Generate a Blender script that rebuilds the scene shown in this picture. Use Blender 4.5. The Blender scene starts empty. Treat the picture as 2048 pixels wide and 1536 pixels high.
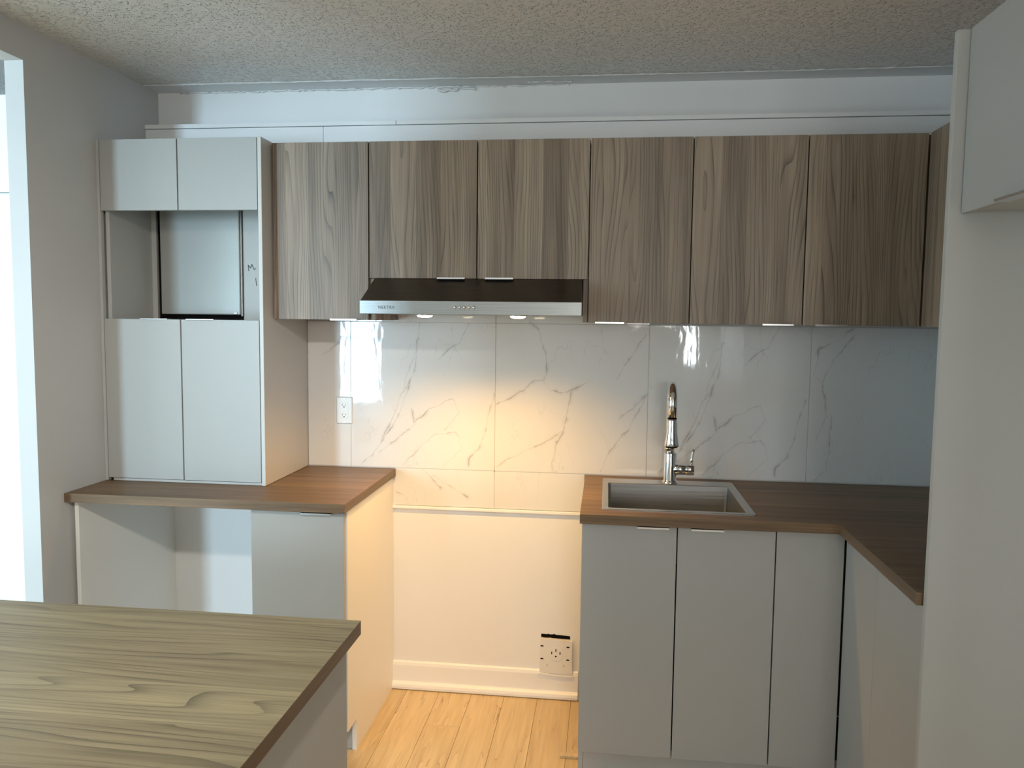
import bpy, bmesh, math, random
from mathutils import Vector, Matrix
random.seed(7)
S = bpy.context.scene
COL = S.collection
# ------------------------------------------------------------------ camera
CAMP = Vector((0.4417, -3.1553, 1.5547))
yaw, pit, rol, F = -0.11832, -0.08203, 0.01154, 1583.72
fw = Vector((math.sin(yaw)*math.cos(pit), math.cos(yaw)*math.cos(pit), math.sin(pit)))
rt = Vector((math.cos(yaw), -math.sin(yaw), 0)); up = rt.cross(fw)
r2 = rt*math.cos(rol) + up*math.sin(rol); u2 = -rt*math.sin(rol) + up*math.cos(rol)
cd = bpy.data.cameras.new('camera'); cam = bpy.data.objects.new('camera', cd); COL.objects.link(cam)
cam.matrix_world = Matrix.Translation(CAMP) @ Matrix((r2, u2, -fw)).transposed().to_4x4()
cd.sensor_width = 36; cd.lens = F/2048*36; cd.clip_start = .02
S.camera = cam
# ------------------------------------------------------------------ world, lights, exposure
w = bpy.data.worlds.new('world'); S.world = w; w.use_nodes = True
bg = w.node_tree.nodes['Background']; bg.inputs[0].default_value = (.72, .84, 1, 1); bg.inputs[1].default_value = .6
S.view_settings.view_transform = 'Standard'; S.view_settings.look = 'None'
S.view_settings.exposure = 0.0; S.view_settings.gamma = 1; S.view_settings.use_curve_mapping = False

def area(name, loc, rot, sx, sy, power, col, spread=180):
    l = bpy.data.lights.new(name, 'AREA'); l.shape = 'RECTANGLE'; l.size = sx; l.size_y = sy
    l.energy = power; l.color = col; l.spread = math.radians(spread)
    o = bpy.data.objects.new(name, l); COL.objects.link(o); o.location = loc; o.rotation_euler = rot
    return o
R90 = math.pi/2
# tall glazed door of the living room (far behind and to the left), daylight
area('daylight_glazed_door', (-2.79, -6.97, 1.35), (R90, 0, 0), .50, 1.8, 240, (.54, .80, 1))
# wide window behind the camera, to the right; its lower part is hidden by a dark screen
area('daylight_rear_window', (1.10, -6.97, 1.86), (R90, 0, 0), .88, .72, 36, (1, .97, .92))
area('daylight_rear_window_strip', (1.485, -6.97, 1.26), (R90, 0, 0), .11, .48, 9, (.85, .93, 1))
# window of the neighbouring room, in its left wall
area('daylight_side_room', (-4.35, -2.6, 1.5), (R90, 0, -R90), 1.8, 1.3, 45, (.56, .80, 1))
# ceiling lamp of the kitchen, behind the camera's head
def point(name, loc, power, col, rad):
    l = bpy.data.lights.new(name, 'POINT'); l.energy = power; l.color = col; l.shadow_soft_size = rad
    o = bpy.data.objects.new(name, l); COL.objects.link(o); o.location = loc
    return o
l = bpy.data.lights.new('track_spot_light', 'SPOT'); l.energy = 125; l.color = (1, .94, .86)
l.spot_size = math.radians(60); l.spot_blend = .9; l.shadow_soft_size = .045
o = bpy.data.objects.new('track_spot_light', l); COL.objects.link(o); o.location = (.35, -3.22, 2.36)
o.rotation_euler = Vector((-1.75, 3.0, -2.05)).to_track_quat('-Z', 'Y').to_euler()
l = bpy.data.lights.new('added_ceiling_fill', 'SPOT'); l.energy = 34; l.color = (1, .84, .66)  # added warm fill that lifts the ceiling; no such lamp is known
l.spot_size = math.radians(156); l.spot_blend = .3; l.shadow_soft_size = .09
o = bpy.data.objects.new('added_ceiling_fill', l); COL.objects.link(o); o.location = (1.35, -3.45, 1.80); o.rotation_euler = (math.pi, 0, 0)
HOOD_LAMPS = [(-.19, -.44, 1.556), (.137, -.44, 1.556)]
for i, p in enumerate(HOOD_LAMPS):
    l = bpy.data.lights.new('hood_lamp_light', 'SPOT'); l.energy = 27; l.color = (1, .55, .14)
    l.spot_size = math.radians(136); l.spot_blend = .85; l.shadow_soft_size = .022
    o = bpy.data.objects.new('hood_lamp_light', l); COL.objects.link(o); o.location = (p[0], p[1], p[2]-.004)

# ------------------------------------------------------------------ materials
class NT:
    def __init__(s, name):
        s.m = bpy.data.materials.new(name); s.m.use_nodes = True; s.t = s.m.node_tree
        s.b = s.t.nodes['Principled BSDF']
    def n(s, typ, ins=None, **kw):
        nd = s.t.nodes.new('ShaderNode'+typ)
        for k, v in kw.items(): setattr(nd, k, v)
        for k, v in (ins or {}).items(): s.set(nd.inputs[k], v)
        return nd
    def set(s, sock, v):
        if isinstance(v, bpy.types.NodeSocket): s.t.links.new(v, sock)
        else: sock.default_value = v
    def math(s, op, a, b=0.0, c=None, clamp=False):
        nd = s.t.nodes.new('ShaderNodeMath'); nd.operation = op; nd.use_clamp = clamp
        s.set(nd.inputs[0], a); s.set(nd.inputs[1], b)
        if c is not None: s.set(nd.inputs[2], c)
        return nd.outputs[0]
    def vm(s, op, a, b=None, out=0, scale=None):
        nd = s.t.nodes.new('ShaderNodeVectorMath'); nd.operation = op
        s.set(nd.inputs[0], a)
        if b is not None: s.set(nd.inputs[1], b)
        if scale is not None: s.set(nd.inputs['Scale'], scale)
        return nd.outputs[out]
    def obj(s): return s.n('TexCoord').outputs['Object']
    def noise(s, vec, scale, detail=2, rough=.5, out=0):
        return s.n('TexNoise', {'Vector': vec, 'Scale': scale, 'Detail': detail, 'Roughness': rough}).outputs[out]
    def mix(s, f, a, b, mode='MIX'):
        nd = s.n('Mix', data_type='RGBA', blend_type=mode)
        s.set(nd.inputs[0], f); s.set(nd.inputs[6], a); s.set(nd.inputs[7], b)
        return nd.outputs[2]
    def bump(s, h, strength, dist):
        s.set(s.b.inputs['Normal'], s.n('Bump', {'Height': h, 'Strength': strength, 'Distance': dist}).outputs[0])
    def rmap(s, v, a, b, c=0.0, d=1.0):
        return s.n('MapRange', {'Value': v, 'From Min': a, 'From Max': b, 'To Min': c, 'To Max': d}).outputs[0]
def C4(c): return (c[0], c[1], c[2], 1)
def plain(name, col, rough=.5, metal=0, emit=None, mottling=.0, bump=0, spec=.5, bscale=90):
    t = NT(name); b = t.b
    b.inputs['Roughness'].default_value = rough; b.inputs['Metallic'].default_value = metal
    b.inputs['Specular IOR Level'].default_value = spec
    co = t.obj(); nz = t.noise(co, 3.0, 3)
    k = t.rmap(nz, .3, .7, 1-mottling, 1+mottling)
    t.set(b.inputs['Base Color'], t.mix(1.0, C4(col), t.n('CombineColor', {0: k, 1: k, 2: k}).outputs[0], 'MULTIPLY'))
    if bump: t.bump(t.noise(co, bscale, 3), bump, .002)
    if emit:
        b.inputs['Emission Color'].default_value = C4(emit[0]); b.inputs['Emission Strength'].default_value = emit[1]
    return t.m
WALL_SHADED = plain('wall_paint_shaded', (.60, .60, .59), .55, mottling=.015, bump=.12, bscale=160)  # same wall paint, with the shade on the side walls put into its colour
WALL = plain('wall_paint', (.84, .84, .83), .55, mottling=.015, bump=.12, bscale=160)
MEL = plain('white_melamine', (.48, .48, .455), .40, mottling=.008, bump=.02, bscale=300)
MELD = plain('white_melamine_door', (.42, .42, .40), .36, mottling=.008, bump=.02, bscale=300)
MEL_SIDE_LIT = plain('white_melamine_side_lit', (.60, .58, .55), .4, mottling=.008)  # same melamine lightened for the hood light on the tower side
MEL_LIT = plain('white_melamine_lit', (.90, .88, .83), .4, mottling=.008)  # same melamine, with lamp light and daylight on these panels put into colour
TRIMW = plain('white_trim_paint', (.90, .90, .89), .4, mottling=.01)
STEEL = None
CHROME = plain('polished_chrome', (.82, .82, .83), .06, 1)
BLACK = plain('black_void', (.006, .005, .005), .9, spec=.1)
PLAST = plain('white_plastic', (.80, .79, .76), .3)
ALU = plain('brushed_aluminium', (.72, .72, .72), .3, 1)
LAMP = plain('lamp_glass', (1, .95, .8), .3, emit=((1, .86, .55), 16))
INK = plain('marker_ink', (.01, .01, .013), .45)
GREYMETAL = plain('painted_metal_door', (.36, .365, .34), .30, .25, mottling=.04, bump=.05, bscale=25)
CAULK = plain('caulk', (.62, .61, .58), .5)
TEXTG = plain('etched_grey', (.11, .12, .13), .5, .4)
FILTER = plain('filter_mesh_metal', (.45, .45, .44), .4, .8, bump=.5, bscale=500)
GLASSF = plain('window_frame_white', (.75, .76, .76), .4)
def steel(name, col, rough, axis=0):
    t = NT(name); b = t.b
    sc = [260, 260, 260]; sc[axis] = 3
    v = t.vm('MULTIPLY', t.obj(), tuple(sc)); nz = t.noise(v, 1.0, 2)
    k = t.rmap(nz, .25, .75, .88, 1.1)
    t.set(b.inputs['Base Color'], t.mix(1.0, C4(col), t.n('CombineColor', {0: k, 1: k, 2: k}).outputs[0], 'MULTIPLY'))
    b.inputs['Metallic'].default_value = 1; t.set(b.inputs['Roughness'], t.rmap(nz, 0, 1, rough-.06, rough+.06))
    return t.m
STEEL = steel('brushed_steel', (.34, .35, .345), .36)
STEELD = steel('dark_brushed_steel', (.16, .145, .13), .30)
STEELS = steel('sink_steel', (.50, .50, .49), .30)

def wood(name, axis, dark, light, strip=.095, contrast=.74, freq=78, rough=.45, toneamt=1.0):
    """walnut laminate; axis = grain direction"""
    t = NT(name)
    rnd = t.n('ObjectInfo').outputs['Random']
    off = t.vm('SCALE', (7.31, 3.17, 5.77), scale=rnd)
    sx = t.n('SeparateXYZ', {0: t.vm('ADD', t.obj(), off)})
    x, y, z = sx.outputs
    if axis == 'Z': u = t.math('ADD', x, y); v = z
    elif axis == 'X': u = t.math('ADD', y, z); v = x
    else: u = t.math('ADD', x, z); v = y
    # strips across the sheet
    uw = t.math('ADD', u, t.math('MULTIPLY', t.math('SUBTRACT', t.noise(t.n('CombineXYZ', {0: u, 1: 0.0, 2: 0.0}).outputs[0], 9.0, 1), .5), .06))
    sid = t.math('FLOOR', t.math('DIVIDE', uw, strip))
    wn = t.n('TexWhiteNoise', {'W': sid}, noise_dimensions='1D')
    tone = wn.outputs['Value']
    # big figure (cathedral) field, stretched along the grain
    q = t.n('CombineXYZ', {0: t.math('MULTIPLY', u, 6.5), 1: t.math('MULTIPLY', v, .62), 2: t.math('MULTIPLY', sid, 1.7)}).outputs[0]
    n1 = t.noise(q, 1.0, 2, .5)
    ph = t.math('ADD', t.math('MULTIPLY', u, float(freq)), t.math('MULTIPLY', n1, 17.0))
    fr = t.math('FRACT', ph)
    ln = t.math('POWER', fr, 4.0)                                    # sharp late-wood edge
    q2 = t.n('CombineXYZ', {0: t.math('MULTIPLY', u, 330.0), 1: t.math('MULTIPLY', v, 5.0), 2: 0.0}).outputs[0]
    fib = t.noise(q2, 1.0, 2)
    q3 = t.n('CombineXYZ', {0: t.math('MULTIPLY', u, 30.0), 1: t.math('MULTIPLY', v, 1.2), 2: 3.0}).outputs[0]
    mid = t.noise(q3, 1.0, 2)
    q4 = t.n('CombineXYZ', {0: t.math('MULTIPLY', u, 9.0), 1: t.math('MULTIPLY', v, 3.0), 2: 9.0}).outputs[0]
    lmask = t.rmap(t.noise(q4, 1.0, 1), .3, .62, .35, 1.0)
    tt = t.math('ADD', t.math('MULTIPLY', tone, .42*toneamt), t.math('MULTIPLY', mid, .95))
    tt = t.math('ADD', tt, t.math('MULTIPLY', fr, .10))
    tt = t.math('SUBTRACT', tt, .30, clamp=True)
    c = t.mix(tt, C4(dark), C4(light))
    k = t.math('SUBTRACT', 1.0, t.math('MULTIPLY', t.math('MULTIPLY', ln, lmask), contrast))
    k = t.math('MULTIPLY', k, t.rmap(fib, .25, .75, .80, 1.16))
    c = t.mix(1.0, c, t.n('CombineColor', {0: k, 1: k, 2: k}).outputs[0], 'MULTIPLY')
    t.set(t.b.inputs['Base Color'], c)
    t.b.inputs['Roughness'].default_value = rough
    t.bump(t.math('ADD', k, 0.0), .06, .0006)
    return t.m
DW, LW = (.135, .092, .060), (.50, .39, .285)
WOODZ = wood('walnut_laminate_door', 'Z', DW, LW)
WOODX = wood('walnut_laminate_worktop', 'X', (.105, .062, .030), (.38, .235, .118), strip=.16, contrast=.40, freq=60, rough=.46, toneamt=.6)
WOODI = wood('walnut_laminate_island_lit', 'X', (.155, .118, .070), (.47, .395, .235), strip=.13, contrast=.62, freq=50, rough=.46, toneamt=1.3)  # worktop laminate lightened, the light on the island put into its colour
WOODY = wood('walnut_laminate_edge', 'Y', (.085, .052, .030), (.26, .175, .105), strip=.05, contrast=.25, freq=80, rough=.45)

def floorwood():
    t = NT('maple_plank')
    rnd = t.n('ObjectInfo').outputs['Random']
    sx = t.n('SeparateXYZ', {0: t.vm('ADD', t.obj(), t.vm('SCALE', (5.3, 9.1, 3.3), scale=rnd))})
    x, y, z = sx.outputs
    q = t.n('CombineXYZ', {0: t.math('MULTIPLY', x, 15.0), 1: t.math('MULTIPLY', y, 1.1), 2: 0.0}).outputs[0]
    n1 = t.noise(q, 1.0, 3, .6)
    fr = t.math('FRACT', t.math('ADD', t.math('MULTIPLY', n1, 6.0), t.math('MULTIPLY', x, 5.0)))
    ln = t.math('POWER', fr, 26.0)
    q2 = t.n('CombineXYZ', {0: t.math('MULTIPLY', x, 60.0), 1: t.math('MULTIPLY', y, 3.0), 2: 0.0}).outputs[0]
    n2 = t.noise(q2, 1.0, 3)
    q5 = t.n('CombineXYZ', {0: t.math('MULTIPLY', x, 14.0), 1: t.math('MULTIPLY', y, 2.4), 2: 4.0}).outputs[0]
    msk = t.rmap(t.noise(q5, 1.0, 2), .5, .62)
    a = t.math('ADD', t.math('MULTIPLY', fr, .30), t.math('MULTIPLY', n2, 1.05))
    a = t.math('ADD', a, t.math('SUBTRACT', t.math('MULTIPLY', rnd, .5), .40), clamp=True)
    c = t.mix(a, (.74, .57, .33, 1), (.48, .34, .18, 1))
    c = t.mix(t.math('MULTIPLY', t.math('MULTIPLY', ln, msk), .95), c, (.12, .06, .03, 1))
    t.set(t.b.inputs['Base Color'], c); t.b.inputs['Roughness'].default_value = .38
    return t.m
MAPLE = floorwood()

def ceilmat():
    t = NT('popcorn_ceiling')
    co = t.obj()
    v = t.n('TexVoronoi', {'Vector': t.vm('ADD', co, t.vm('SCALE', t.noise(co, 60.0, 2, out=1), scale=.02)), 'Scale': 95.0})
    h = t.rmap(v.outputs['Distance'], .0, .55, 1.0, 0.0)
    n = t.noise(co, 60.0, 3, .6)
    hh = t.math('MULTIPLY', h, t.rmap(n, .44, .56))
    t.bump(hh, 1.0, .009)
    k = t.rmap(hh, .1, .8, .90, 1.07)
    t.set(t.b.inputs['Base Color'], t.mix(1.0, (.93, .90, .86, 1), t.n('CombineColor', {0: k, 1: k, 2: k}).outputs[0], 'MULTIPLY'))
    t.b.inputs['Roughness'].default_value = .35
    return t.m
CEIL = ceilmat()

def marble(name, lines, width=.0030, wob=.028):
    t = NT(name); co = t.obj()
    wv = t.vm('SUBTRACT', t.noise(co, 14.0, 3, .6, out=1), (.5, .5, .5))
    wv2 = t.vm('SUBTRACT', t.noise(co, 60.0, 2, .6, out=1), (.5, .5, .5))
    p = t.vm('MULTIPLY', t.vm('ADD', t.vm('ADD', co, t.vm('SCALE', wv, scale=wob)), t.vm('SCALE', wv2, scale=.008)), (1, 0, 1))
    wn = t.noise(co, 17.0, 2)
    best = None
    for L in lines:
        for a, b in zip(L[:-1], L[1:]):
            A = (a[0], 0, a[1]); BA = (b[0]-a[0], 0, b[1]-a[1]); ll = BA[0]**2 + BA[2]**2
            pa = t.vm('SUBTRACT', p, A)
            h = t.math('DIVIDE', t.vm('DOT_PRODUCT', pa, BA, out=1), ll, clamp=True)
            d = t.vm('LENGTH', t.vm('SUBTRACT', pa, t.vm('SCALE', BA, scale=h)), out=1)
            best = d if best is None else t.math('MINIMUM', best, d)
    core = t.rmap(best, 0, width, 1, 0)
    wide = t.rmap(best, 0, .016, 1, 0)
    amt = t.math('ADD', t.math('MULTIPLY', core, t.rmap(wn, .3, .6, .12, .55)), t.math('MULTIPLY', t.math('POWER', wide, 1.5), t.rmap(wn, .48, .72, .0, .42)), clamp=True)
    # faint loose veins over the whole sheet
    pn = t.noise(t.vm('MULTIPLY', t.vm('ADD', co, (3.1, 0, 1.7)), (1.0, 1.0, .55)), 4.2, 4, .55)
    f = t.rmap(t.math('ABSOLUTE', t.math('SUBTRACT', pn, .5)), 0, .006, .16, 0)
    amt = t.math('MAXIMUM', amt, t.math('MULTIPLY', f, t.rmap(t.noise(co, 5.0, 1), .45, .6)))
    cloud = t.rmap(t.noise(co, 3.5, 3), .3, .7, .0, 1.0)
    base = t.mix(cloud, (.76, .755, .735, 1), (.79, .785, .77, 1))
    c = t.mix(amt, base, (.34, .33, .315, 1))
    t.set(t.b.inputs['Base Color'], c); t.b.inputs['Roughness'].default_value = .04
    t.b.inputs['Specular IOR Level'].default_value = .36
    t.bump(t.noise(t.vm('MULTIPLY', co, (1, 1, .3)), 42.0, 2), .20, .0012)
    return t.m
VA = [[(0.046, 0.014), (0.113, 0.081), (0.173, 0.193), (0.212, 0.304), (0.245, 0.42), (0.277, 0.497), (0.29, 0.599)], [(0.113,.081),(.195,.2),(.232,.31),(.262,.40),(.277,.497)], [(0.258, 0.247), (0.271, 0.183), (0.206, 0.129), (0.12, 0.062)], [(0.265, 0.189), (0.33, 0.243), (0.401, 0.28), (0.43, 0.29), (0.453, 0.239), (0.395, 0.161)], [(0.365, 0.448), (0.394, 0.48), (0.451, 0.519), (0.496, 0.601)], [(0.225, 0.013), (0.291, 0.093), (0.35, 0.14), (0.434, 0.155), (0.46, 0.124)], [(0.274, 0.478), (0.268, 0.408), (0.219, 0.311)], [(0.603, 0.319), (0.575, 0.236), (0.557, 0.153), (0.538, 0.094), (0.493, 0.048), (0.49, 0.015)], [(0.383, 0.012), (0.461, 0.079)]]
VB = [[(0.141, 0.604), (0.173, 0.574), (0.202, 0.481), (0.207, 0.406), (0.194, 0.374)], [(0.194, 0.374), (0.163, 0.37), (0.107, 0.328), (0.05, 0.295), (0.006, 0.275)], [(0.194, 0.374), (0.22, 0.337), (0.258, 0.322), (0.308, 0.339), (0.394, 0.378)], [(0.308, 0.339), (0.296, 0.263), (0.279, 0.175), (0.249, 0.117), (0.235, 0.008)], [(0.279, 0.175), (0.223, 0.135), (0.129, 0.087), (0.053, 0.053), (0.009, 0.019)], [(0.426, 0.01), (0.478, 0.122), (0.531, 0.179), (0.575, 0.268), (0.607, 0.33)], [(0.607, 0.33), (0.542, 0.268), (0.496, 0.225)], [(0.486, 0.382), (0.518, 0.444), (0.569, 0.525), (0.595, 0.559)]]
VC = [[(0.03, 0.005), (0.073, 0.053), (0.082, 0.14), (0.09, 0.26)], [(0.036, 0.172), (0.064, 0.26), (0.046, 0.385), (0.013, 0.417), (0.022, 0.516), (0.102, 0.55), (0.15, 0.596)], [(0.046, 0.385), (0.081, 0.471), (0.152, 0.57)]]
VD = [[(0.067, 0.462), (0.093, 0.479), (0.154, 0.531)]]
VE = [[(0.192, 0.051), (0.232, 0.039)], [(0.304, 0.153), (0.377, 0.077)], [(0.344, 0.122), (0.416, 0.092), (0.488, 0.043)]]
MA, MB_, MC, MD, ME = [marble('marble_tile_'+n, v) for n, v in (('a', VA), ('b', VB), ('c', VC), ('d', VD), ('e', VE))]

# ------------------------------------------------------------------ geometry helpers
def box(bm, x0, x1, y0, y1, z0, z1, bev=0, seg=2):
    vs = [bm.verts.new(p) for p in ((x0,y0,z0),(x1,y0,z0),(x1,y1,z0),(x0,y1,z0),(x0,y0,z1),(x1,y0,z1),(x1,y1,z1),(x0,y1,z1))]
    fs = [bm.faces.new([vs[i] for i in q]) for q in ((0,3,2,1),(4,5,6,7),(0,1,5,4),(1,2,6,5),(2,3,7,6),(3,0,4,7))]
    if bev:
        es = list({e for f in fs for e in f.edges})
        bmesh.ops.bevel(bm, geom=es, offset=bev, segments=seg, profile=.6, affect='EDGES')
    return bm
def B(*a, **k): return box(bmesh.new(), *a, **k)
def boxes(*L, bev=0):
    bm = bmesh.new()
    for a in L: box(bm, *a, bev=bev)
    return bm
def prism(pts, axis, a, b, bev=0):
    """pts: 2-D outline; extruded along axis from a to b. axis x: pts=(y,z); y: (x,z); z: (x,y)"""
    bm = bmesh.new()
    def P(p, c): return {'x': (c, p[0], p[1]), 'y': (p[0], c, p[1]), 'z': (p[0], p[1], c)}[axis]
    A = [bm.verts.new(P(p, a)) for p in pts]; Bv = [bm.verts.new(P(p, b)) for p in pts]
    n = len(pts)
    fs = [bm.faces.new(A), bm.faces.new(Bv[::-1])]
    for i in range(n): fs.append(bm.faces.new((A[i], Bv[i], Bv[(i+1) % n], A[(i+1) % n])))
    bmesh.ops.recalc_face_normals(bm, faces=fs)
    if bev: bmesh.ops.bevel(bm, geom=list(bm.edges), offset=bev, segments=2, profile=.6, affect='EDGES')
    return bm
def lathe(bm, prof, c, seg=32, axis='z'):
    rings = []
    for r, h in prof:
        ring = []
        for i in range(seg):
            a = 2*math.pi*i/seg; x, y = r*math.cos(a), r*math.sin(a)
            p = (x, y, h) if axis == 'z' else ((h, x, y) if axis == 'x' else (x, h, y))
            ring.append(bm.verts.new((c[0]+p[0], c[1]+p[1], c[2]+p[2])))
        rings.append(ring)
    fs = []
    for r0, r1 in zip(rings[:-1], rings[1:]):
        for i in range(seg): fs.append(bm.faces.new((r0[i], r0[(i+1) % seg], r1[(i+1) % seg], r1[i])))
    fs.append(bm.faces.new(rings[0][::-1])); fs.append(bm.faces.new(rings[-1]))
    for f in fs[:-2]: f.smooth = True
    bmesh.ops.recalc_face_normals(bm, faces=fs)
    return bm
def tube(bm, pts, rad, seg=16):
    pts = [Vector(p) for p in pts]; rings = []; n0 = None
    for i, p in enumerate(pts):
        d = (pts[min(i+1, len(pts)-1)] - pts[max(i-1, 0)]).normalized()
        if n0 is None: n0 = d.orthogonal().normalized()
        n0 = (n0 - d*n0.dot(d)).normalized(); b = d.cross(n0)
        r = rad[i] if isinstance(rad, (list, tuple)) else rad
        rings.append([bm.verts.new(p + (n0*math.cos(2*math.pi*k/seg) + b*math.sin(2*math.pi*k/seg))*r) for k in range(seg)])
    fs = []
    for r0, r1 in zip(rings[:-1], rings[1:]):
        for k in range(seg):
            f = bm.faces.new((r0[k], r0[(k+1) % seg], r1[(k+1) % seg], r1[k])); f.smooth = True; fs.append(f)
    fs += [bm.faces.new(rings[0][::-1]), bm.faces.new(rings[-1])]
    bmesh.ops.recalc_face_normals(bm, faces=fs)
    return bm
def obj(name, bm, mat, parent=None, origin=None, mats=None, mfun=None):
    """links a bmesh given in world coordinates as one object"""
    if parent is not None:
        o0 = parent.matrix_world.translation.copy() if origin is None else Vector(origin)
    elif origin is not None: o0 = Vector(origin)
    else:
        xs = [v.co for v in bm.verts]
        o0 = Vector(((min(v.x for v in xs)+max(v.x for v in xs))/2, (min(v.y for v in xs)+max(v.y for v in xs))/2, min(v.z for v in xs)))
    for v in bm.verts: v.co -= o0
    me = bpy.data.meshes.new(name); bm.normal_update()
    if mfun:
        for f in bm.faces: f.material_index = mfun(f)
    bm.to_mesh(me); bm.free()
    for m in (mats or [mat]): me.materials.append(m)
    o = bpy.data.objects.new(name, me); COL.objects.link(o)
    if parent is not None:
        o.parent = parent; o.location = o0 - parent.matrix_world.translation
    else: o.location = o0
    o.matrix_world = Matrix.Translation(o0)
    if parent is not None: o.matrix_world = Matrix.Translation(o0)
    return o
def thing(name, label, cat, loc, group=None):
    o = bpy.data.objects.new(name, None); COL.objects.link(o); o.location = loc
    o.matrix_world = Matrix.Translation(Vector(loc)); o.empty_display_size = .05
    o['label'] = label; o['category'] = cat
    if group: o['group'] = group
    return o
def tag(o, label, cat, group=None):
    o['label'] = label; o['category'] = cat
    if group: o['group'] = group
    return o
def struct(name, bm, mat, label=None, cat=None, **k):
    o = obj(name, bm, mat, **k); o['kind'] = 'structure'
    if label: o['label'] = label
    if cat: o['category'] = cat
    return o
def edgemat(f):      # worktop: faces that look along x get the cross-grain edge band
    return 1 if abs(f.normal.x) > .7 else 0

# ------------------------------------------------------------------ key dimensions
XL, XR, HC = -1.4175, 1.83, 2.468
ZC = .934; CT = .031           # worktop top, thickness
ZU0, ZU1 = 1.5445, 2.180       # upper cabinets
YU = -.345; YB = -.615
YREAR = -7.0; XFAR = -4.4

# ------------------------------------------------------------------ room shell
struct('wall_back', boxes((XL-.065, XR+.1, 0, .12, 0, HC)), WALL, 'white painted back wall behind the cabinets', 'wall')
wl = struct('wall_left', boxes((XL-.065, XL, -.77, 0, 0, HC), (XL-.065, XL, -3.4, -.77, 2.356, HC), (XL-.065, XL, YREAR+.9, -3.4, 0, HC)), WALL_SHADED, 'white painted left wall with a wide opening', 'wall')
struct('wall_right', B(XR, XR+.1, YREAR, 0, 0, HC), WALL_SHADED, 'white painted right wall', 'wall')
bmw = boxes((XFAR, -3.27, YREAR-.1, YREAR, 0, HC), (-2.49, .63, YREAR-.1, YREAR, 0, HC), (1.57, XR, YREAR-.1, YREAR, 0, HC),
            (-3.27, -2.49, YREAR-.1, YREAR, 2.32, HC), (-3.27, -2.49, YREAR-.1, YREAR, 0, .28), (.63, 1.57, YREAR-.1, YREAR, 0, .95), (.63, 1.57, YREAR-.1, YREAR, 2.26, HC))
struct('wall_front', bmw, WALL, 'white wall far behind the camera with a glazed door', 'wall')
struct('wall_side_room', boxes((XFAR-.1, XFAR, YREAR, .0, 0, HC)), WALL, 'outer wall of the neighbouring room', 'wall')
struct('wall_side_room_back', boxes((XFAR, XL-.065, 0, .12, 0, HC)), WALL, 'far wall of the neighbouring room', 'wall')
ce = struct('ceiling', B(XFAR, XR, YREAR, .12, HC, HC+.08), CEIL, 'white popcorn textured ceiling', 'ceiling')
# smoother band and torn plaster ridges where the ceiling meets the back wall
def ridge(x0, x1, y, z, r, jag, step=.012, zj=0, seg=6):
    pts = []; rad = []; x = x0
    while x < x1:
        pts.append((x, y + random.uniform(-jag, jag) + .006*math.sin(x*2.3), z + random.uniform(-zj, zj))); rad.append(r*random.uniform(.35, 1.5)); x += step*random.uniform(.6, 1.4)
    return tube(bmesh.new(), pts, rad, seg)
PATCH = plain('ceiling_patch', (.76, .76, .75), .55, bump=.5, bscale=70)
def wavy_patch():
    bm = bmesh.new(); n = 90; A = []; Bv = []; D = []
    for i in range(n+1):
        x = XL + (XR-XL)*i/n; y = -.098 + .008*math.sin(x*1.7) + random.uniform(-.004, .004)
        A.append(bm.verts.new((x, 0, HC-.004))); Bv.append(bm.verts.new((x, y, HC-.004))); D.append(bm.verts.new((x, y-.004, HC+.001)))
    for i in range(n):
        bm.faces.new((A[i], A[i+1], Bv[i+1], Bv[i])); bm.faces.new((Bv[i], Bv[i+1], D[i+1], D[i]))
    return bm
obj('patch_band', wavy_patch(), PATCH, ce)
obj('plaster_ridge', ridge(XL+.05, XR-.02, -.102, HC-.003, .0026, .003), PATCH, ce)
obj('plaster_ridge', ridge(XL+.1, .28, -.003, HC-.006, .0034, .003, zj=.003), PATCH, ce)
obj('torn_tape', ridge(-.24, -.08, -.006, HC-.018, .0042, .004, zj=.007), PATCH, ce)
obj('torn_tape', ridge(.12, .30, -.045, HC-.006, .0028, .004, zj=.002), PATCH, ce)

# floor: subfloor slab and single laminate planks
fl = struct('floor', B(XFAR, XR, YREAR, 0, -.05, -.008), CAULK, 'light maple plank floor', 'floor')
bounds = [-.905, -.768, -.631, -.494, -.357, -.22, -.085, .052, .19, .327, .465, .602, .739, .876, 1.013, 1.15, 1.287]
cuts = {5: [-1.52, -.294], 4: [-1.0], 6: [-.86], 7: [-1.35], 8: [-.62], 9: [-1.1], 3: [-.7], 2: [-1.2], 10: [-.8]}
pm = {}
for i in range(len(bounds)-1):
    ys = [-2.35] + cuts.get(i, [-1.05 - .3*(i % 3)]) + [-.002]
    for a, b in zip(ys[:-1], ys[1:]):
        bm = B(bounds[i]+.0005, bounds[i+1]-.0005, a+.0005, b-.0005, -.008, 0, bev=.0006, seg=1)
        obj('plank', bm, MAPLE, fl)
# remaining floor area outside the planked view
o = obj('outer_planks', boxes((XFAR, bounds[0], YREAR, 0, -.008, -.0004), (bounds[-1], XR, YREAR, 0, -.008, -.0004), (bounds[0], bounds[-1], YREAR, -2.35, -.008, -.0004)), MAPLE, fl)
o['kind'] = 'stuff'
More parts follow.
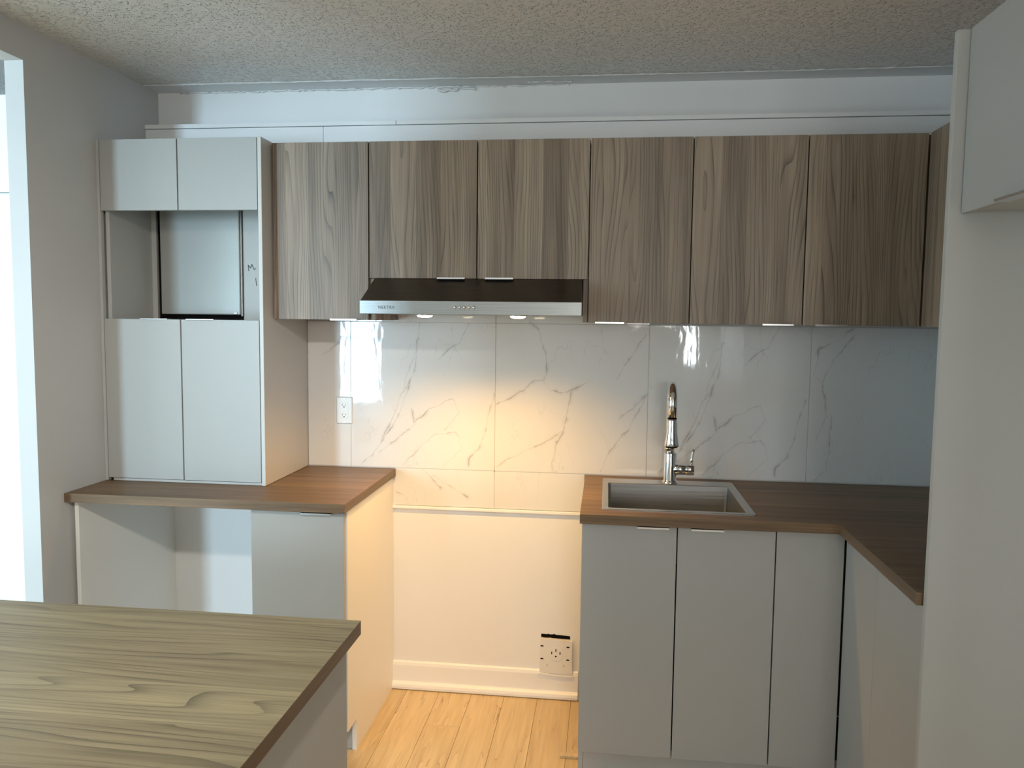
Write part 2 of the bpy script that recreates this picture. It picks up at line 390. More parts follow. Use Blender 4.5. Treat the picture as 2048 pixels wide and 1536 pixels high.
# backsplash tiles: each one its own piece on the back wall
wb = bpy.data.objects['wall_back']
TY0 = -.006
def tile(x0, x1, z0, z1, mat, org=None):
    g = .0011
    return obj('tile', B(x0+g, x1-g, TY0, 0, z0+g, z1-g, bev=.0006, seg=1), mat, wb, origin=org or (x0, 0, z0))
X0, X1, X2, X3, X4, X5 = -.785, -.601, 0, .608, 1.2208, 1.83
ZB, ZT, ZS = .937, 1.537, .782
tile(X0, X1, ZB, ZT, MD); tile(X1, X2, ZB, ZT, MA); tile(X2, X3, ZB, ZT, MB_); tile(X3, X4, ZB, ZT, MA); tile(X4, X5, ZB, ZT, MC)
tile(X1, X2, ZT, ZT+.30, ME); tile(X2, X3, ZT, ZT+.30, MB_, (X2, 0, ZT-.6))
tile(-.415, X2, ZS, ZB, ME, (X1, 0, ZS)); tile(X2, .366, ZS, ZB, ME, (X2-.75, 0, ZS-.3))
obj('grout_line', boxes((X0, X5, TY0+.002, -.0002, ZB-.003, ZB+.003), (X0, X5, TY0+.002, -.0002, ZT-.003, ZT+.003),
    *[(x-.003, x+.003, TY0+.002, -.0002, ZS, ZT+.3) for x in (X2,)], *[(x-.003, x+.003, TY0+.002, -.0002, ZB, ZT) for x in (X1, X3, X4)]), CAULK, wb)
obj('caulk_bead', B(-.424, .372, -.012, 0, ZS-.014, ZS-.001, bev=.003), TRIMW, wb)
# baseboard with shoe moulding in the range gap
bb = struct('baseboard_back', prism([(0, 0), (-.012, 0), (-.012, .100), (-.009, .112), (-.004, .116), (0, .116)], 'x', -.4225, .3535), TRIMW, 'white baseboard in the cooker gap', 'baseboard')
obj('shoe_moulding', prism([(-.012, .004), (-.028, .004), (-.029, .014), (-.026, .024), (-.019, .030), (-.012, .032)], 'x', -.4225, .3535), TRIMW, bb)
# boxed bulkhead above the wall cabinets, with its thin top strip
bk = struct('trim_1', boxes((XL+.001, -.677, -.1, 0, 1.98, 2.295), (-.675, XR, -.1, 0, 1.98, 2.295)), TRIMW, 'white boxed bulkhead above the wall cabinets', 'trim')
obj('top_strip', boxes((XL+.001, -.384, -.106, 0, 2.297, 2.313), (-.382, XR, -.106, 0, 2.297, 2.313), bev=.001), TRIMW, bk)
# windows behind the camera
def window(name, x0, x1, z0, z1, rails):
    f = struct(name, boxes((x0, x0+.03, YREAR-.08, YREAR-.02, z0, z1), (x1-.03, x1, YREAR-.08, YREAR-.02, z0, z1), (x0, x1, YREAR-.08, YREAR-.02, z0, z0+.03), (x0, x1, YREAR-.08, YREAR-.02, z1-.03, z1)), GLASSF, None, None)
    for r in rails: obj('rail', B(x0+.03, x1-.03, YREAR+.035, YREAR+.055, r-.02, r+.02), GLASSF, f)
window('window_1', -3.27, -2.49, .28, 2.32, [1.28])
window('window_2', .63, 1.57, .95, 2.26, [])

# ------------------------------------------------------------------ cabinet helpers
def pull(parent, kind, a0, a1, at, z, axis='x', drop=.010, out=.020):
    """thin angle pull hooked over the door edge. kind: 'top' or 'bottom' edge of door; at = face coordinate of the door front"""
    s = 1 if kind == 'top' else -1
    prof = [(0.012, z + s*.0005), (0.012, z + s*.0022), (-out, z + s*.0022), (-out, z + s*(.0022-drop*.55)), (-out+.0015, z + s*(.0022-drop*.55)), (-out+.0015, z+s*.0005)]
    if axis == 'x': bm = prism([(at+p, q) for p, q in prof], 'x', a0, a1)
    else: bm = prism([(at+p, q) for p, q in prof], 'y', a0, a1)
    return obj('handle', bm, ALU, parent)
T = .018; G = .0021
def upper(label, x0, x1, z0, doors, hpos, mat=WOODZ, loc=None):
    t = thing('wall_cabinet', label, 'cabinet', ((x0+x1)/2, -.16, z0))
    obj('body', boxes((x0+.001, x0+.016, YU+T+.007, -.1, z0, ZU1), (x1-.016, x1-.001, YU+T+.007, -.1, z0, ZU1), (x0+.016, x1-.016, YU+T+.007, -.1, z0+.002, z0+.018), (x0+.016, x1-.016, YU+T+.007, -.1, ZU1-.018, ZU1-.002), (x0+.016, x1-.016, -.106, -.1, z0+.018, ZU1-.018),
        (x0+.001, x1-.001, -.1, -.007, z0, min(ZU1, 1.97))), mat, t)
    for i, (a, b) in enumerate(doors):
        d = obj('door', B(a+G, b-G, YU, YU+T, z0, ZU1+.001, bev=.0008, seg=1), mat, t, origin=((a+b)/2, YU+T, z0))
        h = hpos[i]
        pull(d, 'bottom', h[0], h[1], YU, z0)
    return t
U = [-.7536, -.4192, -.0235, .3725, .7238, 1.1029, 1.4846]
upper('walnut wall cabinet with one door between the white tower and the range hood', U[0]-.030, U[1], ZU0, [(U[0]-.028, U[1])], [(-.559, -.461)])
hc = upper('short walnut wall cabinet with two doors directly above the range hood', U[1], U[3], 1.696, [(U[1], U[2]), (U[2], U[3])], [(-.164, -.064), (.008, .109)])
obj('filler_strip', boxes((U[1]+.001, U[1]+.019, YU+T, -.008, ZU0+.001, 1.695)), WOODZ, hc)
obj('filler_strip', boxes((U[3]-.017, U[3]-.001, YU+T, -.008, ZU0+.001, 1.695)), WOODZ, hc)
upper('walnut wall cabinet with one door, first to the right of the range hood', U[3], U[4], ZU0, [(U[3], U[4])], [(.400, .500)])
upper('wide walnut wall cabinet with two doors above the faucet side, reaching the right corner', U[4], U[6], ZU0, [(U[4], U[5]), (U[5], U[6])], [(.968, 1.071), (1.142, 1.248)])
# corner cabinet on the right wall, door looking left
t = thing('wall_cabinet', 'dark walnut corner wall cabinet on the right wall, mostly hidden by the fridge panel', 'cabinet', (1.66, -.8, ZU0))
obj('body', B(1.4865+T, XR, -1.262, -.347, ZU0, ZU1), WOODZ, t)
for a, b in ((-.83, -.349), (-1.260, -.832)):
    obj('door', B(1.4862, 1.4865+T-.001, a+G, b-G, ZU0, ZU1+.001, bev=.0008, seg=1), WOODZ, t)

obj('filler_strip', B(1.4842, 1.5040, YU+T+.007, -.11, ZU0, ZU1), WOODZ, t)

# ------------------------------------------------------------------ white tower with appliance niche
YT = -.4232
t = thing('microwave_tower', 'tall white cabinet with an open niche standing on the left worktop', 'cabinet', (-1.09, -.21, ZC))
tx0, tx1 = -1.4035, -.8014; NB = -.13
obj('side_panel', B(-.800, -.786, YT-.002, -.001, ZC+.001, 2.186, bev=.0008, seg=1), MEL_SIDE_LIT, t)
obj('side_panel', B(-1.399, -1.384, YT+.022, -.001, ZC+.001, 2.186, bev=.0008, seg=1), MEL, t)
obj('filler_strip', B(-1.4165, -1.4045, YT+.002, YT+.020, ZC+.001, 2.186), MEL, t)
for q in ((-1.384, -.800, YT+.022, NB, 1.977, 1.993), (-1.384, -.800, YT+.022, NB, 1.520, 1.536)): obj('shelf', B(*q), MEL, t)
obj('top_board', B(-1.384, -.800, YT+.022, NB, 2.170, 2.186), MEL, t)
obj('bottom_board', B(-1.384, -.800, YT+.004, NB, ZC+.001, .9435), MEL, t)
# back panel with the cut-out around the electrical panel
obj('back_panel', boxes((-1.384, -1.364, NB, NB+.012, ZC+.01, 2.17), (-.999, -.800, NB, NB+.012, ZC+.01, 2.17), (-1.364, -.999, NB, NB+.012, ZC+.01, 1.537), (-1.364, -.999, NB, NB+.012, 1.994, 2.17)), MEL, t)
T1, T2, T3 = 1.5387, 1.9315, 2.1849
for (a, b, z0, z1, hp) in ((tx0, -1.1029, T2, T3, None), (-1.1029, tx1, T2, T3, None), (tx0, -1.1029, .9455, T1, (-1.254, -1.149)), (-1.1029, tx1, .9455, T1, (-1.076, -.971))):
    d = obj('door', B(a+G, b-G, YT, YT+T, z0, z1, bev=.0008, seg=1), MELD, t)
    if hp: pull(d, 'top', hp[0], hp[1], YT, z1, out=.012, drop=.004)
# marker writing on the niche back panel
def stroke(pts, w):
    bm = bmesh.new()
    for (a, b) in zip(pts[:-1], pts[1:]):
        A, Bp = Vector((a[0], 0, a[1])), Vector((b[0], 0, b[1])); d = (Bp-A).normalized(); n = Vector((-d.z, 0, d.x))*w
        A -= d*w*.6; Bp += d*w*.6; y = NB-.0004
        q = [A+n, A-n, Bp-n, Bp+n]
        f = [bm.verts.new((p.x, y, p.z)) for p in q]; g = [bm.verts.new((p.x, NB+.0001, p.z)) for p in q]
        bm.faces.new(f); bm.faces.new(g[::-1])
        for i in range(4): bm.faces.new((f[i], g[i], g[(i+1) % 4], f[(i+1) % 4]))
    bmesh.ops.recalc_face_normals(bm, faces=bm.faces)
    return bm
def pxn(px, py):      # writing laid out in its own millimetre grid on the panel
    return (-.978 + (px-497)*.00191, 1.757 - (py-533)*.00191)
obj('marker_writing', stroke([pxn(498, 545.5), pxn(497, 534), pxn(502, 539.5), pxn(505, 532.5), pxn(510, 543.5)], .0016), INK, t)
obj('marker_writing', stroke([pxn(511.5, 540.5), pxn(513.5, 542)], .0014), INK, t)
obj('marker_writing', stroke([pxn(513, 561), pxn(513.6, 569), pxn(514.2, 576)], .0014), INK, t)
# electrical panel door seen through the niche
t = thing('breaker_panel', 'grey metal electrical panel door inside the niche of the white tower', 'electrical panel', (-1.17, -.06, 1.56))
obj('box', B(-1.362, -1.001, -.117, -.002, 1.541, 1.974), BLACK, t)
obj('door', B(-1.338, -1.006, -.148, -.119, 1.558, 1.972, bev=.004), GREYMETAL, t)
obj('latch', B(-1.032, -1.018, -.151, -.148, 1.5605, 1.5685, bev=.001), CHROME, t)
obj('shadow_edge', B(-1.0055, -.9995, -.140, -.1175, 1.553, 1.972), STEELD, t)  # strip coloured dark for the bevel shadow beside the door

# ------------------------------------------------------------------ left worktop and base units
YC = -.6524
wt = obj('countertop', boxes((XL+.001, -.4115, YC, -.0065, ZC-CT, ZC), bev=.0012), WOODX, mats=[WOODX, WOODY], mfun=edgemat)
tag(wt, 'walnut laminate worktop under the white tower, left of the cooker gap', 'countertop')
t = thing('base_cabinet', 'white base cabinet with one door left of the cooker gap', 'cabinet', (-.59, -.3, 0))
ZD = ZC-CT-.004
# side panel with toe-kick notch, facing the gap
obj('side_panel', prism([(-.001, 0), (-.001, ZC-CT-.001), (-.593, ZC-CT-.001), (-.593, .116), (-.502, .116), (-.502, 0)], 'x', -.4385, -.4225), MEL_LIT, t)
obj('body', boxes((-.755, -.739, -.595, -.001, 0, ZC-CT-.001), (-.739, -.4385, -.01, -.001, 0, ZC-CT-.001), (-.739, -.4385, -.592, -.01, .117, .133), (-.739, -.4385, -.592, -.01, .75, .766)), MEL, t)
obj('toe_kick', B(-.739, -.440, -.500, -.488, .002, .116), MEL, t)
d = obj('door', B(-.755, -.427, YB, YB+T, .131, ZD-.006, bev=.0008, seg=1), MELD, t)
pull(d, 'top', -.572, -.465, YB, ZD-.006)
t = obj('end_panel', B(-1.404, -1.389, -.617, -.0005, 0, ZC-CT-.001, bev=.0006, seg=1), MEL_LIT)
tag(t, 'white vertical end panel under the far left end of the worktop', 'panel')

# ------------------------------------------------------------------ right worktop (L shape) with sink cut-out
SX0, SX1, SY0, SY1 = .4375, .931, -.584, -.067
YR = -1.266
bm = bmesh.new()
pts = [(.368, -.0065), (XR-.001, -.0065), (XR-.001, YR), (1.168, YR), (1.168, YC), (.368, YC)]
hole = [(SX0+.010, SY0+.010), (SX1-.010, SY0+.010), (SX1-.010, SY1-.010), (SX0+.010, SY1-.010)]
def lay(z):
    vo = [bm.verts.new((x, y, z)) for x, y in pts]; vh = [bm.verts.new((x, y, z)) for x, y in hole]
    fs = [bm.faces.new(q) for q in ((vo[5], vh[0], vh[3], vo[0]), (vo[5], vo[4], vh[1], vh[0]), (vo[4], vo[1], vh[2], vh[1]), (vo[0], vh[3], vh[2], vo[1]), (vo[4], vo[3], vo[2], vo[1]))]
    return vo, vh
o1, h1 = lay(ZC); o2, h2 = lay(ZC-CT)
for L1, L2 in ((o1, o2), (h1, h2)):
    n = len(L1)
    for i in range(n): bm.faces.new((L1[i], L2[i], L2[(i+1) % n], L1[(i+1) % n]))
bmesh.ops.recalc_face_normals(bm, faces=bm.faces)
wt = obj('countertop', bm, WOODX, mats=[WOODX, WOODY], mfun=edgemat)
tag(wt, 'L shaped walnut laminate worktop holding the sink, right of the cooker gap', 'countertop')
# sink
t = thing('sink', 'square stainless steel drop-in sink set in the right worktop', 'sink', ((SX0+SX1)/2, -.33, ZC-.2))
BX0, BX1, BY0, BY1 = .457, .906, -.560, -.150; ZR = ZC+.003
def rrect(x0, x1, y0, y1, r, n=6):
    P = []
    for cx, cy, a0 in ((x1-r, y1-r, 0), (x0+r, y1-r, 90), (x0+r, y0+r, 180), (x1-r, y0+r, 270)):
        for i in range(n+1):
            a = math.radians(a0 + 90*i/n); P.append((cx + r*math.cos(a), cy + r*math.sin(a)))
    return P
bm = bmesh.new(); rings = []
for (x0, x1, y0, y1, r, z) in ((SX0, SX1, SY0, SY1, .006, ZC+.0002), (SX0, SX1, SY0, SY1, .006, ZC+.002), (SX0+.002, SX1-.002, SY0+.002, SY1-.002, .005, ZR), (BX0, BX1, BY0, BY1, .012, ZR), (BX0+.002, BX1-.002, BY0+.002, BY1-.002, .012, ZR-.003), (BX0+.006, BX1-.006, BY0+.006, BY1-.006, .014, ZC-.175), (BX0+.02, BX1-.02, BY0+.02, BY1-.02, .02, ZC-.190), (.66, .70, -.375, -.335, .0199, ZC-.195)):
    rings.append([bm.verts.new((x, y, z)) for x, y in rrect(x0, x1, y0, y1, r)])
for a, b in zip(rings[:-1], rings[1:]):
    n = len(a)
    for i in range(n): bm.faces.new((a[i], a[(i+1) % n], b[(i+1) % n], b[i]))
bm.faces.new(rings[-1]); bmesh.ops.recalc_face_normals(bm, faces=bm.faces)
for f in bm.faces:
    if f.normal.z < -.5: pass
o = obj('basin', bm, STEELS, t)
m = o.modifiers.new('thick', 'SOLIDIFY'); m.thickness = .001; m.offset = -1
obj('drain', lathe(bmesh.new(), [(.020, 0), (.043, .001), (.045, .003), (.030, .004), (.026, .001), (.001, .001)], (.68, -.355, ZC-.194)), CHROME, t)
# faucet
FX, FY = .692, -.117
t = thing('faucet', 'chrome pull-down kitchen faucet standing behind the sink', 'faucet', (FX, FY, ZR))
obj('base', lathe(bmesh.new(), [(.030, 0), (.030, .004), (.027, .009), (.024, .012), (.024, .114), (.023, .117), (.016, .118)], (FX, FY, ZR), 40), CHROME, t)
obj('neck_collar', lathe(bmesh.new(), [(.0190, .118), (.0190, .145), (.0165, .148)], (FX-.004, FY, ZR), 32), CHROME, t)
sp = []; H = 1.255
for z in (1.08, 1.16, 1.22): sp.append((FX-.004, FY, z))
rr = .078; hx = -.006
for i in range(17):
    a = math.pi*i/16; sp.append((FX-.004 + hx*(1-math.cos(a))/2, FY - rr + rr*math.cos(a), H + .062*math.sin(a)))
sp.append((FX-.010, FY-2*rr, 1.20))
obj('spout', tube(bmesh.new(), sp, .0160, 24), CHROME, t)
sh = obj('spray_head', lathe(bmesh.new(), [(.0165, .098), (.0165, .091), (.0172, .088), (.0178, .068), (.0198, .045), (.0235, .020), (.0272, .003), (.0265, 0), (.020, -.002)], (FX-.010, FY-2*rr, 1.104), 32), CHROME, t)
obj('seal_ring', lathe(bmesh.new(), [(.0168, 0), (.0168, .0022)], (FX-.010, FY-2*rr, 1.2025), 32), BLACK, t)
obj('nozzle', lathe(bmesh.new(), [(.021, 0), (.021, .004)], (FX-.010, FY-2*rr, 1.0985), 24), BLACK, t)
hb = obj('mixer_body', lathe(bmesh.new(), [(.021, .0), (.021, .050), (.0195, .0515), (.0195, .0535), (.021, .055), (.021, .083), (.019, .085)], (FX+.004, FY, .990), 32, 'x'), CHROME, t)
obj('lever', tube(bmesh.new(), [(FX+.079, FY+.002, 1.006), (FX+.080, FY+.004, 1.03), (FX+.083, FY+.010, 1.050), (FX+.087, FY+.014, 1.062), (FX+.0885, FY+.015, 1.066)], [.0058, .0052, .0055, .0062, .004], 14), CHROME, t)

# sink base unit and right leg unit
BXS = [.374, .680, .988, 1.199]
t = thing('base_cabinet', 'white sink base cabinet with two doors below the faucet', 'cabinet', (.68, -.3, 0))
obj('body', boxes((.374, .390, YB+T+.001, -.001, .117, ZC-CT-.001), (.374, .390, -.545, -.001, 0, .117), (.972, .988, YB+T+.001, -.001, .117, ZC-CT-.001), (.390, .972, YB+T+.001, -.01, .119, .135), (.390, .972, -.012, -.001, 0, ZC-CT-.001)), MEL, t)
obj('toe_kick', B(.391, .9885, -.545, -.530, .002, .117), MEL, t)
for a, b, h in ((.374, .680, (.551, .652)), (.680, .988, (.722, .823))):
    d = obj('door', B(a+G, b-G, YB, YB+T, .120, ZD-.006, bev=.0008, seg=1), MELD, t)
    pull(d, 'top', h[0], h[1], YB, ZD-.006)
t = thing('corner_filler', 'narrow white filler panel in the corner right of the sink doors', 'panel', (1.09, -.6, 0))
obj('panel', B(.988+G, 1.196, YB, YB+T, .120, ZD-.002, bev=.0008, seg=1), MELD, t)
obj('toe_kick', B(.989, 1.262, -.545, -.530, .002, .117), MEL, t)
XD = 1.200
t = thing('base_cabinet', 'white base cabinet with two doors on the right wall beside the fridge panel', 'cabinet', (1.5, -.95, 0))
obj('body', boxes((XD+T+.001, XR-.001, -1.264, -1.248, .117, ZC-CT-.001), (XD+T+.001, XR-.001, YB-.006, YB+.010, 0, ZC-CT-.001), (XD+T+.001, XR-.001, -1.248, YB-.006, .119, .135), (XR-.012, XR-.001, -1.248, YB-.006, .135, ZC-CT-.001)), MEL, t)
obj('toe_kick', B(1.265, 1.277, -1.264, -.546, .002, .117), MEL, t)
for a, b, h in ((-.905, YB-.006, (-.842, -.717)), (-1.264, -.905, (-1.045, -.925))):
    d = obj('door', B(XD, XD+T, a+G/2, b-G/2, .120, ZD-.006, bev=.0008, seg=1), MELD, t)
    pull(d, 'top', h[0], h[1], XD, ZD-.006, axis='y')

# ------------------------------------------------------------------ fridge surround on the right
t = obj('fridge_surround', B(1.180, XR-.001, -1.292, -1.273, 0, 2.187, bev=.001), MEL)
tag(t, 'tall white fridge side panel at the right edge of the kitchen', 'panel')
t = thing('fridge_cabinet', 'white cabinet above the empty fridge space, top right', 'cabinet', (1.5, -1.7, 1.80))
obj('body', boxes((1.206+T, XR-.001, -1.310, -1.2935, 1.8005, 2.187), (1.206+T, XR-.001, -2.20, -2.184, 1.8005, 2.187), (1.206+T, XR-.001, -2.184, -1.310, 1.8005, 1.817), (1.206+T, XR-.001, -2.184, -1.310, 2.17, 2.187), (XR-.012, XR-.001, -2.184, -1.310, 1.817, 2.17)), MEL, t)
for a, b, h in ((-1.745, -1.2945, (-1.69, -1.478)), (-2.20, -1.745, (-2.02, -1.80))):
    d = obj('door', B(1.205, 1.205+T, a+G/2, b-G/2, 1.796, 2.188, bev=.0008, seg=1), MELD, t)
    pull(d, 'bottom', h[0], h[1], 1.205, 1.796, axis='y', out=.016)

# ------------------------------------------------------------------ range hood
HX0, HX1, HYF = -.4065, .3555, -.490
t = thing('range_hood', 'slim stainless steel range hood with dark sloping top under the short cabinet', 'range hood', (-.025, -.25, 1.565))
HZ0, HZ1, HZT = 1.567, 1.6115, 1.694
# sloping canopy
bm = bmesh.new()
P = [(HX0, HYF+.002, HZ1), (HX1, HYF+.002, HZ1), (HX1-.004, YU-.006, HZT), (HX0+.010, YU-.006, HZT), (HX0+.010, -.008, HZT), (HX1-.004, -.008, HZT), (HX0, -.008, HZ0+.004), (HX1, -.008, HZ0+.004), (HX0, HYF+.002, HZ0+.004), (HX1, HYF+.002, HZ0+.004)]
V = [bm.verts.new(p) for p in P]
for q in ((0, 1, 2, 3), (3, 2, 5, 4), (4, 5, 7, 6), (0, 3, 4, 6, 8), (1, 9, 7, 5, 2), (8, 9, 1, 0)): bm.faces.new([V[i] for i in q])
bmesh.ops.recalc_face_normals(bm, faces=bm.faces)
obj('canopy', bm, STEELD, t)  # steel coloured dark for the reflection of the doors above
fr = obj('front_strip', B(HX0-.001, HX1+.001, HYF-.002, HYF+.002, HZ0, HZ1+.001, bev=.0012), STEEL, t)
obj('bottom_frame', boxes((HX0, HX1, HYF+.002, HYF+.02, HZ0, HZ0+.004), (HX0, HX0+.02, HYF+.02, -.008, HZ0, HZ0+.004), (HX1-.02, HX1, HYF+.02, -.008, HZ0, HZ0+.004), (HX0+.02, HX1-.02, HYF+.02, HYF+.10, HZ0+.002, HZ0+.0038)), STEEL, t)
obj('grease_filter', B(HX0+.02, HX1-.02, HYF+.10, -.01, HZ0+.001, HZ0+.0038), FILTER, t)
for p in HOOD_LAMPS:
    b = obj('lamp_ring', lathe(bmesh.new(), [(.033, 0), (.034, -.003), (.030, -.005), (.001, -.005)], (p[0], p[1], HZ0+.001), 32), CHROME, t)
    obj('lamp_lens', lathe(bmesh.new(), [(.027, 0), (.024, -.004), (.014, -.0065), (.001, -.0072)], (p[0], p[1], HZ0-.004), 32), LAMP, b)
for i in range(5):
    bx = -.073 + i*.01625
    k = obj('push_button', lathe(bmesh.new(), [(.0052, 0), (.0052, -.003), (.0042, -.0052), (.002, -.0064), (.0003, -.0066)], (bx, HYF-.002, 1.592), 20, 'y'), CHROME, t)
    obj('button_symbol', boxes((bx-.0012, bx+.0012, HYF-.0024, HYF-.0019, 1.5815, 1.5835)), TEXTG, t)
def text(name, s, loc, size, mat, parent, depth=.0003, sx=1.0, bold=.0):
    cu = bpy.data.curves.new(name, 'FONT'); cu.body = s; cu.size = size; cu.extrude = depth; cu.offset = bold; cu.space_character = 1.12
    tmp = bpy.data.objects.new('tmp', cu); COL.objects.link(tmp)
    me = bpy.data.meshes.new_from_object(tmp); bpy.data.objects.remove(tmp)
    me.materials.clear(); me.materials.append(mat)
    o = bpy.data.objects.new(name, me); COL.objects.link(o); o.parent = parent
    o.rotation_euler = (R90, 0, 0); o.scale = (sx, 1, 1)
    o.location = Vector(loc) - parent.matrix_world.translation
    return o
text('brand_lettering', 'NEKTRA', (-.342, HYF-.0023, 1.5845), .0152, TEXTG, t, sx=.93, bold=.00012)

# ------------------------------------------------------------------ outlets
t = thing('wall_outlet', 'white double wall outlet on the marble tile above the left worktop', 'outlet', (-.628, -.006, 1.113))
def frust(x0, x1, z0, z1, y0, y1, c):
    bm = bmesh.new()
    a = [bm.verts.new(p) for p in ((x0, y0, z0), (x1, y0, z0), (x1, y0, z1), (x0, y0, z1))]
    b = [bm.verts.new(p) for p in ((x0+c, y1, z0+c), (x1-c, y1, z0+c), (x1-c, y1, z1-c), (x0+c, y1, z1-c))]
    bm.faces.new(a[::-1]); bm.faces.new(b)
    for i in range(4): bm.faces.new((a[i], a[(i+1) % 4], b[(i+1) % 4], b[i]))
    bmesh.ops.recalc_face_normals(bm, faces=bm.faces)
    return bm
obj('cover_plate', frust(-.6635, -.5925, 1.1130, 1.2275, -.006, -.0115, .005), PLAST, t)
r = obj('receptacle', B(-.6445, -.6115, 1.1365-1.1365-.0128, -.0105, 1.1365, 1.2040, bev=.0008), PLAST, t)
for zc in (1.1525, 1.1935):
    obj('slot', boxes((-.6362, -.6345, -.0132, -.0127, zc-.0035, zc+.0045), (-.6232, -.6217, -.0132, -.0127, zc-.0025, zc+.0040)), BLACK, r)
    obj('ground_hole', lathe(bmesh.new(), [(.0026, 0), (.0026, -.0006)], (-.6285, -.0127, zc-.0085), 12, 'y'), BLACK, r)
for zc in (1.2195, 1.1215): obj('screw', lathe(bmesh.new(), [(.0026, 0), (.0022, -.0010)], (-.628, -.0113, zc), 12, 'y'), ALU, t)
t = thing('range_outlet', 'large square cooker outlet with an open hole above it, low on the wall', 'outlet', (.262, -.001, .100))
bm = bmesh.new(); P = []
cx0, cx1, cz0, cz1 = .1955, .3290, .1065, .2500
def edge(a, b, n=7, j=.0016):
    return [(a[0]+(b[0]-a[0])*i/n + random.uniform(-j, j), a[1]+(b[1]-a[1])*i/n + random.uniform(-j, j)) for i in range(n)]
ol = edge((cx0, cz0), (cx1, cz0)) + edge((cx1, cz0), (cx1-.002, cz1-.004)) + edge((cx1-.002, cz1-.004), (cx0+.004, cz1+.002)) + edge((cx0+.004, cz1+.002), (cx0, cz0))
obj('face_plate', prism(ol, 'y', -.016, -.0005), PLAST, t)
obj('receptacle', prism([(.262+.030*math.cos(a*math.pi/16), .190+.030*math.sin(a*math.pi/16)) for a in range(32)], 'y', -.0172, -.0155, bev=.0006), PLAST, t)
obj('slot', boxes((.2600, .2640, -.0177, -.0170, .200, .211), (.2430, .2470, -.0177, -.0170, .189, .200), (.2770, .2810, -.0177, -.0170, .189, .200), (.2585, .2655, -.0177, -.0170, .1775, .1825)), BLACK, t)
for x in (.204, .310):
    for z in (.167, .221):
        obj('screw_slot', prism([(x-.006, z+.001), (x-.004, z-.002), (x+.006, z-.002), (x+.008, z+.001), (x+.004, z+.003), (x-.003, z+.003)], 'y', -.0166, -.0159), BLACK, t)
for x in (.227, .294):
    obj('mounting_tab', B(x-.003, x+.003, -.0172, -.0155, .234, .250, bev=.0008), PLAST, t)
    obj('mounting_tab', B(x-.003, x+.003, -.0166, -.0155, .137, .146, bev=.0005), CAULK, t)
obj('wall_hole', prism([(.199, .2515), (.200, .2665), (.225, .2655), (.229, .268), (.234, .2655), (.247, .266), (.252, .268), (.262, .265), (.280, .2645), (.318, .262), (.319, .2485), (.26, .2500)], 'y', -.0012, -.0002), BLACK, t)
obj('plaster_lip', prism([(.190, .1015), (.230, .099), (.258, .095), (.334, .095), (.334, .101), (.262, .102), (.232, .1055), (.190, .1075)], 'y', -.018, -.012, bev=.001), TRIMW, t)

# ------------------------------------------------------------------ island in the foreground
IX1, IY1 = -.047, -1.622
wt = obj('island_worktop', boxes((-1.15, IX1, -2.62, IY1, ZC-.029, ZC), bev=.0012), WOODI, mats=[WOODI, WOODY], mfun=edgemat)
tag(wt, 'large walnut laminate island worktop in the left foreground', 'countertop')
t = thing('island_cabinet', 'white panelled base under the foreground island worktop', 'cabinet', (-.6, -2.1, 0))
obj('side_panel', B(-.088, -.072, -2.58, -1.640, 0, ZC-.030, bev=.0008, seg=1), MEL, t)
obj('side_panel', B(-1.12, -1.104, -2.58, -1.640, 0, ZC-.030, bev=.0008, seg=1), MEL, t)
obj('back_panel', B(-1.104, -.088, -1.665, -1.650, 0, ZC-.030), MEL, t)
obj('front_panel', B(-1.104, -.088, -2.575, -2.56, .1, ZC-.030), MEL, t)

# small wooden offcut on the floor
t = obj('wood_offcut', B(.308, .47, -.456, -.432, .0005, .010, bev=.0008), MAPLE)
tag(t, 'thin light wooden offcut lying on the floor under the sink cabinet edge', 'wood strip')

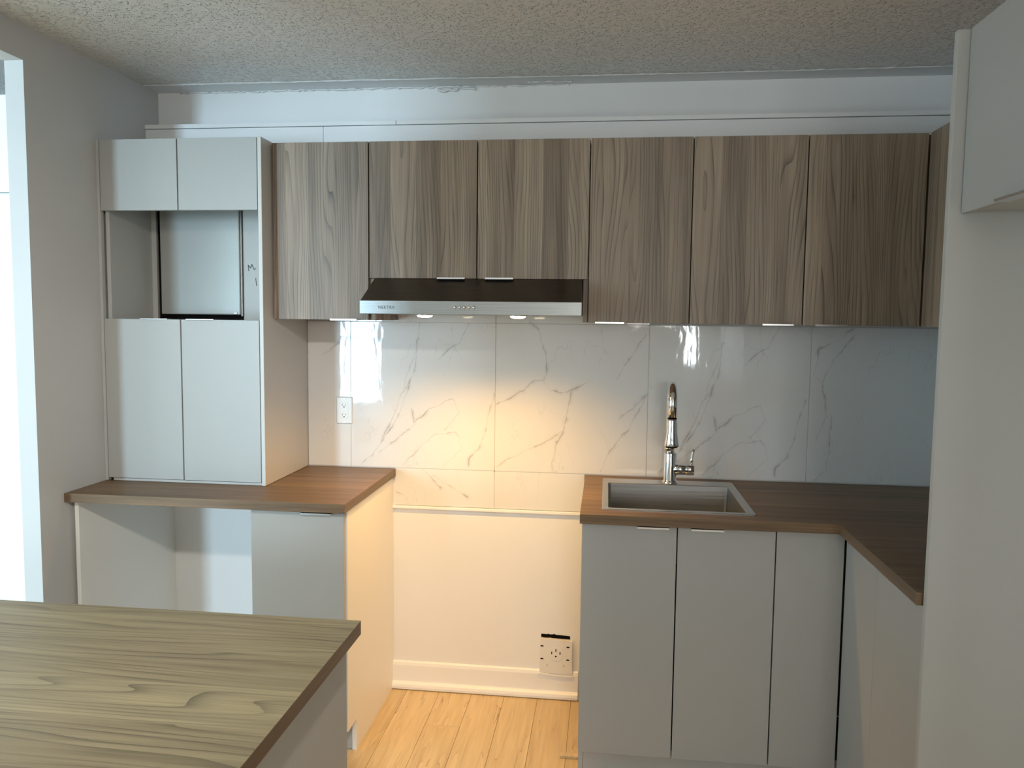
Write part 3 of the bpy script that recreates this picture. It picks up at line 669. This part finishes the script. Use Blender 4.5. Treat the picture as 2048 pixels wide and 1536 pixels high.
# neighbouring room: white pantry doors seen through the opening
t = thing('pantry_cabinet', 'bright white tall pantry seen through the left opening', 'cabinet', (-2.1, -.3, 0))
obj('body', B(-2.7, -1.50, -.58, -.002, 0, 2.3), MEL_LIT, t)
for z0, z1 in ((.1, 1.965), (1.972, 2.3)):
    for a, b in ((-2.7, -2.3), (-2.3, -1.9), (-1.9, -1.50)):
        obj('door', B(a+G, b-G, -.600, -.582, z0, z1, bev=.0008, seg=1), MEL_LIT, t)

# adjustable ceiling spot behind the camera
t = thing('ceiling_spot', 'small adjustable ceiling spotlight behind the viewpoint', 'lamp', (.35, -3.26, 2.36))
obj('mount', lathe(bmesh.new(), [(.05, 0), (.05, .012), (.04, .02)], (.35, -3.27, 2.447), 32), GLASSF, t)
obj('arm', tube(bmesh.new(), [(.35, -3.27, 2.40), (.35, -3.27, 2.45)], .008, 10), GLASSF, t)
obj('lamp_head', tube(bmesh.new(), [(.41, -3.34, 2.43), (.385, -3.29, 2.395)], .035, 20), GLASSF, t)
# dark folding screen in front of the rear window (seen only as a reflection in the tiles)
t = obj('folding_screen', prism([(.58, 0), (1.42, 0), (1.42, 1.28), (1.40, 1.40), (1.34, 1.47), (1.24, 1.495), (.76, 1.495), (.66, 1.47), (.60, 1.40), (.58, 1.28)], 'y', YREAR+.12, YREAR+.15), WOODZ)
tag(t, 'dark rounded folding screen standing before the rear window, behind the viewpoint', 'screen')
# added uplighter stand for the ceiling fill, unseen behind the camera
t = thing('added_uplighter', 'added unseen uplighter brightening the ceiling, behind the viewpoint near the right wall', 'lamp', (1.35, -3.45, 0))
obj('base', lathe(bmesh.new(), [(.14, 0), (.14, .012), (.02, .025)], (1.35, -3.45, .0005), 32), STEELD, t)
obj('pole', tube(bmesh.new(), [(1.35, -3.45, .02), (1.35, -3.45, 1.70)], .012, 14), STEELD, t)
bm = lathe(bmesh.new(), [(.02, 0), (.09, .03), (.135, .075), (.131, .075), (.086, .034), (.018, .006)], (1.35, -3.45, 1.70), 32)
obj('bowl', bm, STEELD, t)
